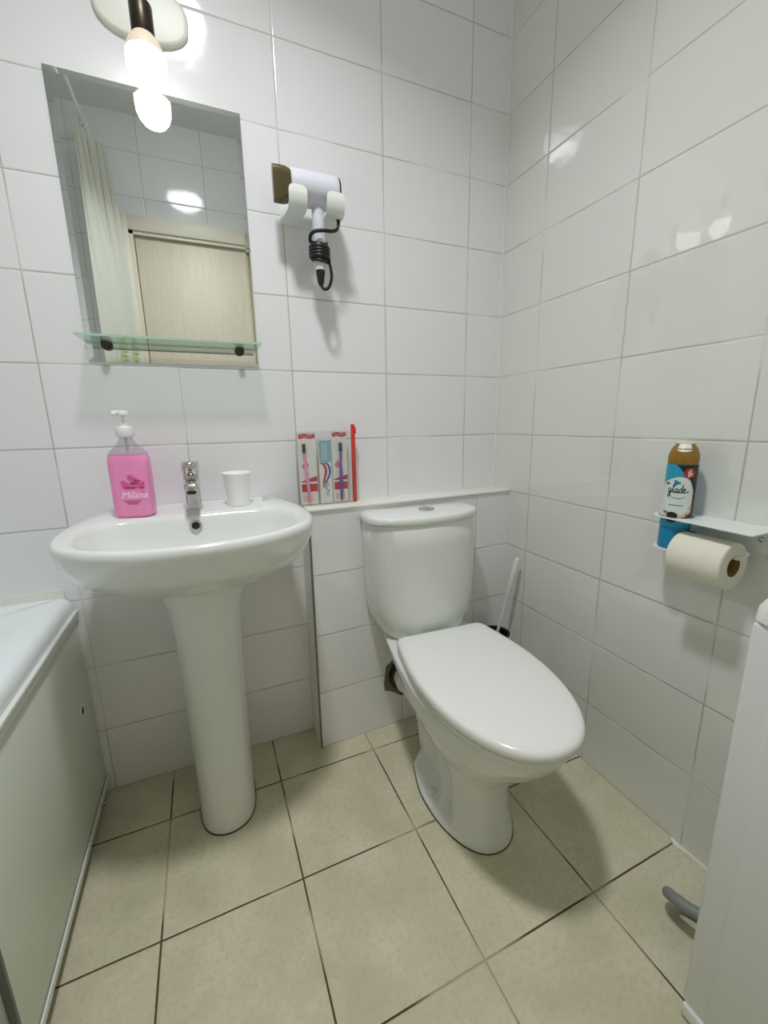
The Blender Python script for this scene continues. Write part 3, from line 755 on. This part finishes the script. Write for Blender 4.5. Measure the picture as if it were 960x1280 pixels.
can = thing('air_freshener', 'teal air freshener spray can with a gold cap standing in the shelf ring', 'spray can', (-.053, -.702, .7690))
fv = Vector((-.857, -.514, 0)); rv = Vector((.514, -.857, 0)); CR = .0285
def mcan(u, v, dd):
    a = u / CR; r = CR + dd; p = fv * (r * math.cos(a)) + rv * (r * math.sin(a)); return (p.x, p.y, v)
bm = nb(); lathe(bm, (0, 0, 0), [(.0265, 0), (.0285, .002), (.0285, .184), (.0275, .187)], 48); link('can_body', bm, M['teal'], can)
bm = nb(); lathe(bm, (0, 0, 0), [(.0275, .186), (.0282, .189), (.0285, .200), (.0272, .209), (.0235, .219), (.0175, .228), (.0165, .230)], 48); link('can_cap', bm, M['gold'], can)
# white trigger button on the front of the cap
def mcap(u, v, dd):
    t = max(0, min(1, (v - .209) / .021)); r = .0272 + (.0165 - .0272) * t + dd; a = u / .022
    p = fv * (r * math.cos(a)) + rv * (r * math.sin(a)); return (p.x, p.y, v)
bm = nb(); grid_patch(bm, -.0125, .0125, lambda u: .2135 + .0035 * (abs(u) / .0125) ** 3, lambda u: .2295, mcap, .0012, 14, 6)
lathe(bm, (0, 0, 0), [(.0155, .2295), (.0165, .2305), (.012, .2315), (.003, .232)], 32); link('spray_button', bm, M['white'], can)
U = .030
def add_label(name, mat, fn):
    bm = nb(); fn(bm); return link(name, bm, mat, can)
add_label('label_band', M['ink'], lambda b: grid_patch(b, -.040, .042, lambda u: .066, lambda u: .186, mcan, .0002, 40, 4))
add_label('label_top', M['teal2'], lambda b: grid_patch(b, -.040, .012, lambda u: .130, lambda u: .186 - .030 * max(0, (u + .012) / .024) ** 1.4 - .0, mcan, .0004, 24, 6))
add_label('label_centre', M['labelwhite'], lambda b: grid_patch(b, -.040, .0275, lambda u: .072 + .010 * max(0, (u - .005) / .02) ** 2, lambda u: .150 + .010 * math.cos(u * 60) - .020 * max(0, (u - .012) / .0155) ** 2, mcan, .0006, 40, 6))
add_label('label_bottom', M['teal2'], lambda b: grid_patch(b, -.040, .042, lambda u: .050, lambda u: .068 + .006 * math.sin(u * 60), mcan, .0008, 30, 3))
add_label('badge', M['badge'], lambda b: disc_patch(b, .0150, .1690, .0112, .0112, mcan, .0008, 28, 3))
add_label('badge_figure', M['peach'], lambda b: (disc_patch(b, .0150, .1670, .0050, .0062, mcan, .0010, 16, 2, lambda a: 1 + .25 * math.cos(3 * a)), disc_patch(b, .016, .1745, .0024, .0024, mcan, .0010, 12, 1)))
add_label('label_ornament', M['ink'], lambda b: disc_patch(b, -.008, .072, .0125, .0120, mcan, .0010, 24, 3))
add_label('label_leaves', M['leafgreen'], lambda b: [disc_patch(b, x, z, .0055, .003, mcan, .0010, 14, 2, lambda a: 1 + .2 * math.cos(4 * a)) for x, z in ((.010, .071), (.017, .078), (.022, .071), (-.022, .082), (-.024, .145))])
add_label('label_blossom', M['peach'], lambda b: [disc_patch(b, x, z, .0042, .0036, mcan, .0011, 14, 2, lambda a: 1 + .2 * math.cos(5 * a)) for x, z in ((.013, .077), (.021, .083), (.024, .094), (-.021, .074), (.006, .074))])
lw = [
 # g l a d e written as one brush hand, u to the right, v up, in units of x-height
 [(-1.9, .80), (-2.25, .95), (-2.6, .55), (-2.45, .08), (-2.1, .18), (-1.88, .62), (-1.84, .85), (-1.9, .2), (-2.0, -.5), (-2.3, -.95), (-2.65, -.75), (-2.4, -.3), (-1.8, .05), (-1.45, .5), (-1.1, 1.2), (-.95, 1.75), (-1.1, 1.85), (-1.2, 1.3), (-1.22, .5), (-1.08, .05), (-.85, .12), (-.6, .5)],
 [(-.02, .75), (-.3, .95), (-.62, .6), (-.55, .1), (-.28, .08), (-.05, .5), (.02, .85), (-.02, .3), (.1, .04), (.3, .15), (.5, .5)],
 [(1.05, .75), (.8, .95), (.48, .6), (.52, .1), (.8, .08), (1.05, .55), (1.25, 1.3), (1.3, 1.85), (1.18, 1.2), (1.1, .4), (1.2, .05), (1.4, .12), (1.65, .45), (1.95, .65), (1.9, .95), (1.65, .9), (1.55, .45), (1.75, .05), (2.1, .08), (2.5, .3), (2.95, .35)]]
def letters(b):
    for st in lw:
        pts = [(p.x, p.y) for p in smooth_path([(x * .0068 - .003, y * .0100 + .126, 0) for x, y in st], 4)]
        ribbon(b, pts, .0017, mcan, .0010)
    pts = [(p.x, p.y) for p in smooth_path([(-.020, .122, 0), (-.010, .1155, 0), (.002, .114, 0), (.012, .1185, 0)], 5)]
    ribbon(b, pts, .0009, mcan, .0010)
add_label('brand_lettering', M['ink'], letters)
add_label('label_leaf', M['teal'], lambda b: disc_patch(b, -.006, .1475, .0058, .0052, mcan, .0010, 20, 2, lambda a: 1 + .35 * math.cos(3 * a)))
def small(b):
    grid_patch(b, -.016, .010, lambda u: .0980, lambda u: .1000, mcan, .0010, 10, 1)
add_label('label_small_print', M['teal2'], small)

# ================================================================== POUCH WITH TOOTHBRUSHES ON THE LEDGE
LZ = .8085
def px(u, v):  # ledge things were measured on a grid u (right), v (down) in 2.45 mm steps
    return -.752 + (u - 370) * .00246 - (v - 536) * .00010, 1.034 - (v - 536) * .00240
pouch = thing('zip_pouch', 'clear plastic pouch with a bright red zip strip, standing on the ledge', 'pouch', (-.665, -.035, LZ))
bm = nb(); R_ = []
for z, wx, wy in ((0, .088, .016), (.01, .0895, .020), (.10, .0895, .020), (.19, .0885, .012), (.222, .087, .002)):
    R_.append(sup(wx, wy, z, 56, .35))
loft(bm, R_); link('pouch_film', bm, M['pouch'], pouch, angle=60)
bm = nb(); box(bm, .0835, .0945, -.008, .004, .0, .241, bev=.002)
box(bm, .090, .0965, -.012, .004, .212, .232, bev=.0015); link('zip_strip', bm, M['red'], pouch)
def mflat(y): return lambda u, v, dd: (u, y - dd, v)
def pack(x0, x1, ztop, brush, label, blabel):
    t = thing('brush_card', label, 'card', ((x0 + x1) / 2, -.030, LZ + .0015)); w_ = (x1 - x0) / 2; h = ztop - LZ
    bm = nb(); box(bm, -w_, w_, -.0008, .0008, 0, h, bev=.0004, seg=1); link('card_back', bm, M['cardwhite'], t)
    mf = mflat(-.0010)
    bm = nb(); pts = [(-w_ * .9 + w_ * .9 * 2 * i / 10, h - .012 - .0016 * math.cos(i * .9)) for i in range(11)]
    ribbon(bm, pts, .012, mf, 0); link('card_header', bm, M['cardred'], t, smooth=False)
    bm = nb(); ribbon(bm, [(-w_ * .6 + w_ * 1.2 * i / 8, h - .0125 + .0012 * math.sin(i * 2.2)) for i in range(9)], .0022, mf, .0004); link('card_lettering', bm, M['cardpink'], t, smooth=False)
    bm = nb(); grid_patch(bm, -w_ * .8, w_ * .95, lambda u: .040, lambda u: .064, mf, 0, 2, 2); grid_patch(bm, -w_ * .9, w_ * .95, lambda u: .070, lambda u: .079 + u * .3, mf, 0, 2, 2); link('card_red_block', bm, M['cardred'], t, smooth=False)
    bm = nb(); poly_prism(bm, [(-w_ * .75, .118), (-w_ * .3, .106), (w_ * .1, .120), (-w_ * .2, .134)], 0, .0003, mf); link('card_diamond', bm, M['cardpink'], t, smooth=False)
    bm = nb()
    for i in range(5):
        for j in range(3): disc_patch(bm, -w_ * .6 + i * .0065, .012 + j * .0065, .002, .002, mf, 0, 10, 1)
    link('card_dots', bm, M['orange'], t, smooth=False)
    # the brush itself
    m_, xo = brush
    b_ = thing('toothbrush', blabel, 'toothbrush', ((x0 + x1) / 2 + xo, -.0385, LZ + .010), 0.0, 'toothbrushes in the pouch')
    lean = -.010 if m_ == 'brushpink' else .001
    bm = nb(); P = smooth_path([(-lean * .0, 0, 0), (lean * .2, -.002, .04), (lean * .5, -.001, .09), (lean * .8, .001, .125), (lean, .001, .150), (lean, .001, .176)], 5)
    n_ = len(P); rad = [(.0035 + .0018 * math.sin(min(1, i / (n_ * .55)) * PI)) if i < n_ * .7 else .0022 + .0012 * (i / n_) for i in range(n_)]
    tube(bm, P, rad, 12); link('brush_handle', bm, M[m_], b_)
    bm = nb(); box(bm, lean - .0052, lean + .0052, -.0052, .001, .150, .177, bev=.0018); link('bristles', bm, M['bristle'], b_)
    return t
pack(-.7475, -.6915, 1.027, ('brushpink', -.002), 'white blister card with red blocks, left of the toothpaste box', 'pink toothbrush with black bristles, nearer the washbasin')
pack(-.6440, -.5950, 1.030, ('brushpurple', 0.0), 'white blister card with red blocks, beside the red zip strip', 'purple toothbrush with black bristles, nearer the red zip')
tp = thing('toothpaste_box', 'teal and white toothpaste box with a red, white and blue swoosh', 'toothpaste', (-.6675, -.029, LZ + .0015))
TWd = .0195
bm = nb(); box(bm, -TWd, TWd, -.011, .011, 0, .195, bev=.001, seg=1); link('carton', bm, M['cardwhite'], tp)
mf = mflat(-.0112)
bm = nb(); grid_patch(bm, -TWd * .97, TWd * .97, lambda u: .128, lambda u: .194, mf, .0001, 2, 2); link('teal_panel', bm, M['boxteal'], tp, smooth=False)
bm = nb()
for u in (-.009, -.003, .003): grid_patch(bm, u, u + .0014, lambda q: .135, lambda q: .185, mf, .0004, 1, 1)
link('panel_lettering', bm, M['cardwhite'], tp, smooth=False)
def swoosh(off, wd, mat, name):
    bm = nb(); P = smooth_path([(-.012 + off, .125, 0), (-.003 + off, .122, 0), (.004 + off, .105, 0), (.001 + off, .085, 0), (-.006 + off * .6, .068, 0), (-.009 + off * .3, .050, 0)], 5)
    n_ = len(P); ribbon(bm, [(p.x, p.y) for p in P], [wd * (.35 + .9 * math.sin(PI * min(1, (i + 2) / n_))) for i in range(n_)], mf, .0003); link(name, bm, mat, tp, smooth=False)
swoosh(-.004, .0065, M['cardred'], 'red_stripe'); swoosh(.0085, .0055, M['blue'], 'blue_stripe')
bm = nb(); ribbon(bm, [(p.x, p.y) for p in smooth_path([(-.006, .070, 0), (.006, .060, 0), (-.003, .048, 0), (.008, .040, 0), (.0, .032, 0), (.006, .026, 0)], 5)], .0022, mf, .0003)
link('box_lettering', bm, M['blue'], tp, smooth=False)

# ================================================================== BATHTUB
tub = thing('bathtub', 'white bathtub along the left wall behind a pale sliding side panel', 'bathtub', (-1.71, -.735, 0))
ox, oy = 1.71, .735
TX0, TX1 = XL + .001 + ox, -1.362 + ox
TY0, TY1 = YF + .002 + oy, -.003 + oy
def rrect(x0, x1, y0, y1, r, z, n=10):
    out = []
    for cx_, cy_, a0 in ((x1 - r, y1 - r, 0), (x0 + r, y1 - r, 90), (x0 + r, y0 + r, 180), (x1 - r, y0 + r, 270)):
        for i in range(n): a = math.radians(a0 + 90 * i / (n - 1)); out.append((cx_ + r * math.cos(a), cy_ + r * math.sin(a), z))
    return out
bm = nb()
def tr(ins, z, r=.01): return rrect(TX0 + (ins if ins > .03 else 0), TX1 - ins, TY0 + (ins if ins > .03 else 0), TY1 - (ins if ins > .03 else 0), r, z)
loft(bm, [tr(.012, .575, .004), tr(.001, .580, .004), tr(0, .590, .006), tr(.003, .604, .008), tr(.011, .614, .010), tr(.024, .618, .012), tr(.095, .616, .10), tr(.108, .610, .10), tr(.117, .590, .10), tr(.125, .50, .10), tr(.125, .34, .11), tr(.165, .22, .11), tr(.22, .18, .10)], False, True)
link('tub_shell', bm, M['acrylic'], tub, angle=60)
PX = -1.357 + ox
bm = nb(); box(bm, PX - .012, PX - .004, -.606 + oy, TY1, .052, .575, bev=.001); sp = link('side_panel', bm, M['panel'], tub)
bm = nb(); box(bm, PX - .022, PX - .014, TY0, -.600 + oy, .052, .575, bev=.001); link('side_panel', bm, M['panel'], tub)
bm = nb(); box(bm, PX - .0135, PX - .0035, -.611 + oy, -.605 + oy, .052, .575); link('panel_edge_strip', bm, M['alu'], tub)
bm = nb(); R_ = [circ((PX - .004 + dx, -.093 + oy, .336), r, 28, 'x') for r, dx in ((.016, 0), (.016, .002), (.0145, .003), (.011, .0025), (.010, 0))]
loft(bm, R_, False, False); link('finger_ring', bm, M['white'], sp)
bm = nb(); lathe(bm, (PX - .0042, -.093 + oy, .336), [(.0105, 0), (.0105, .0012)], 24, 'x'); link('finger_hole', bm, M['dark'], sp)
bm = nb(); box(bm, PX - .026, PX + .003, TY0, TY1, .571, .580, bev=.001); box(bm, PX - .002, PX + .001, TY0, TY1, .556, .571, bev=.0008); link('top_rail', bm, M['white'], tub)
bm = nb(); box(bm, PX - .026, PX + .001, TY0, TY1, .040, .052, bev=.0008); box(bm, PX - .002, PX + .0015, TY0, TY1, .044, .058, bev=.0006); link('bottom_rail', bm, M['white'], tub)
for y in (-.03, -.60, -1.2):
    bm = nb(); lathe(bm, (PX - .012, y + oy - .02, 0), [(.008, 0), (.008, .006), (.004, .008), (.004, .041)], 14); link('panel_foot', bm, M['chrome'], tub)
bm = nb(); box(bm, PX - .045, PX - .040, TY0, TY1, .0, .57); link('gap_shade', bm, M['dark'], tub, smooth=False)  # black sheet painting in the shade of the gap under the bath panel

# ================================================================== WASHING MACHINE, HOSE
wm = thing('washing_machine', 'white washing machine at the right edge, close to the camera', 'washing machine', (-.165, -1.215, 0))
wx0, wx1, wy0, wy1 = -.310 + .165, -.030 + .165, -1.45 + 1.215, -.978 + 1.215
bm = nb()
box(bm, wx0, wx1, wy0, wy1, .028, .7685, bev=.006, seg=3)
box(bm, wx0 - .007, wx0 + .012, wy0 + .045, wy1 - .038, .040, .740, bev=.006, seg=3)
link('cabinet', bm, M['enamel'], wm, angle=45)
def cov(z, ins):
    q = []
    for cx_, cy_, a0 in ((wx1 - .02 - ins, wy1 - .019 - ins, 0), (wx0 + .018 + ins, wy1 - .019 - ins, 90), (wx0 + .018 + ins, wy0 + .02 + ins, 180), (wx1 - .02 - ins, wy0 + .02 + ins, 270)):
        for i in range(8): a = math.radians(a0 + 90 * i / 7); q.append((cx_ + .02 * math.cos(a), cy_ + .02 * math.sin(a), z))
    return q
bm = nb(); loft(bm, [cov(.765, .004), cov(.7705, .003), cov(.771, -.001), cov(.790, .0), cov(.803, .006), cov(.816, .015), cov(.826, .028), cov(.832, .045), cov(.834, .075)]); link('top_cover', bm, M['white'], wm, angle=45)
bm = nb(); box(bm, wx0 - .006, wx1, wy0, wy1 - .004, .004, .030, bev=.003); link('plinth', bm, M['white'], wm)
for x, y in ((wx0 + .03, wy1 - .04), (wx1 - .03, wy1 - .04), (wx0 + .03, wy0 + .04), (wx1 - .03, wy0 + .04)):
    bm = nb(); lathe(bm, (x, y, 0), [(.018, 0), (.018, .006), (.010, .008), (.010, .026)], 18); link('foot', bm, M['black'], wm)
bm = nb()
P = smooth_path([(-.130, -.966, .078), (-.160, -.953, .079), (-.187, -.923, .078), (-.194, -.892, .074), (-.188, -.873, .063), (-.172, -.867, .043), (-.150, -.880, .022), (-.132, -.905, .0125), (-.115, -.935, .0125), (-.09, -.962, .0125)], 6)
tube(bm, P, .0115, 16)
tag(link('drain_hose', bm, M['hose'], None), 'grey ribbed hose looping out over the floor from behind the washing machine', 'hose')

# ================================================================== SHOWER CURTAIN AND ROD (seen in the mirror)
bm = nb(); tube(bm, [(-1.365, YF + .001, 2.43), (-1.365, YB - .001, 2.43)], .008, 14)
rod = thing('curtain_rod', 'thin straight shower rod over the bathtub, seen in the mirror', 'curtain rod', (0, 0, 0))
link('rod_tube', bm, M['metalwhite'], rod)
for y, dy in ((YF + .001, .012), (YB - .001, -.012)):
    bm = nb(); lathe(bm, (-1.365, y, 2.43), [(.024, 0), (.024, dy * .5), (.012, dy)], 20, 'y'); link('rod_flange', bm, M['metalwhite'], rod)
cur = thing('shower_curtain', 'off-white shower curtain with green leaf print, bunched up, seen in the mirror', 'shower curtain', (-1.345, -1.35, 0))
def cpt(t, z):     # t 0..1 along the gathered cloth
    k = min(1.0, max(0.0, (2.39 - z) / .5)); a = t * 2 * PI * 5
    y = .075 - .150 * t
    x = -.055 + .105 * t + math.sin(a) * (.012 + .010 * k) + .022 * k * t + .006 * math.sin(z * 3 + t * 9)
    return (x - .0, y + .012 * math.cos(a * 1.0 + z), z)
bm = nb(); V = []
NT, NZ = 90, 40
for i in range(NT + 1):
    col_ = []
    for j in range(NZ + 1):
        z = 2.392 - (2.392 - .66) * j / NZ
        if j == 0: z -= .008 * abs(math.sin(i / NT * PI * 5))
        col_.append(bm.verts.new(cpt(i / NT, z)))
    V.append(col_)
for i in range(NT):
    for j in range(NZ): bm.faces.new((V[i][j], V[i + 1][j], V[i + 1][j + 1], V[i][j + 1]))
bmesh.ops.solidify(bm, geom=bm.faces[:], thickness=.0012)
link('curtain_cloth', bm, M['curtain'], cur, angle=60)
for s, mm in ((0, 'greenleaf'), (1, 'palegreenleaf')):
    for cz_ in (1.44, 1.24, 1.02):
        for ct in (.35, .75):
            bm = nb(); cc = ct + (.14 if s else 0); zz = cz_ - (.07 if s else 0)
            for q in range(7):      # palm frond: slender leaflets off one point
                an = math.radians(-80 + q * 26); L_ = .085
                pts = [(cc + L_ * (e / 5) * math.cos(an) * 1.6, zz + L_ * (e / 5) * math.sin(an)) for e in range(6)]
                LL, RR = [], []
                for e, (u, v) in enumerate(pts):
                    wdt = .008 * math.sin(PI * (e + .3) / 5.6)
                    for lst, sg in ((LL, 1), (RR, -1)):
                        uu = min(1, max(0, u - sg * wdt * math.sin(an) * 1.6)); p = cpt(uu, v + sg * wdt * math.cos(an))
                        lst.append(bm.verts.new((p[0] + .003, p[1] + .0020, p[2])))
                for e in range(5): bm.faces.new((LL[e], RR[e], RR[e + 1], LL[e + 1]))
            bmesh.ops.remove_doubles(bm, verts=bm.verts[:], dist=.0005)
            link('leaf_print', bm, M[mm], cur, smooth=False)
for i in range(6):
    p = cpt((i + .5) / 6, 2.385); bm = nb()
    cyy = p[1]
    P = [(-.02 + .0145 * math.cos(a) * 1.0, cyy, 2.421 + .031 * math.sin(a)) for a in [2 * PI * k / 20 for k in range(21)]]
    tube(bm, P, .0018, 8); link('curtain_ring', bm, M['white'], cur)
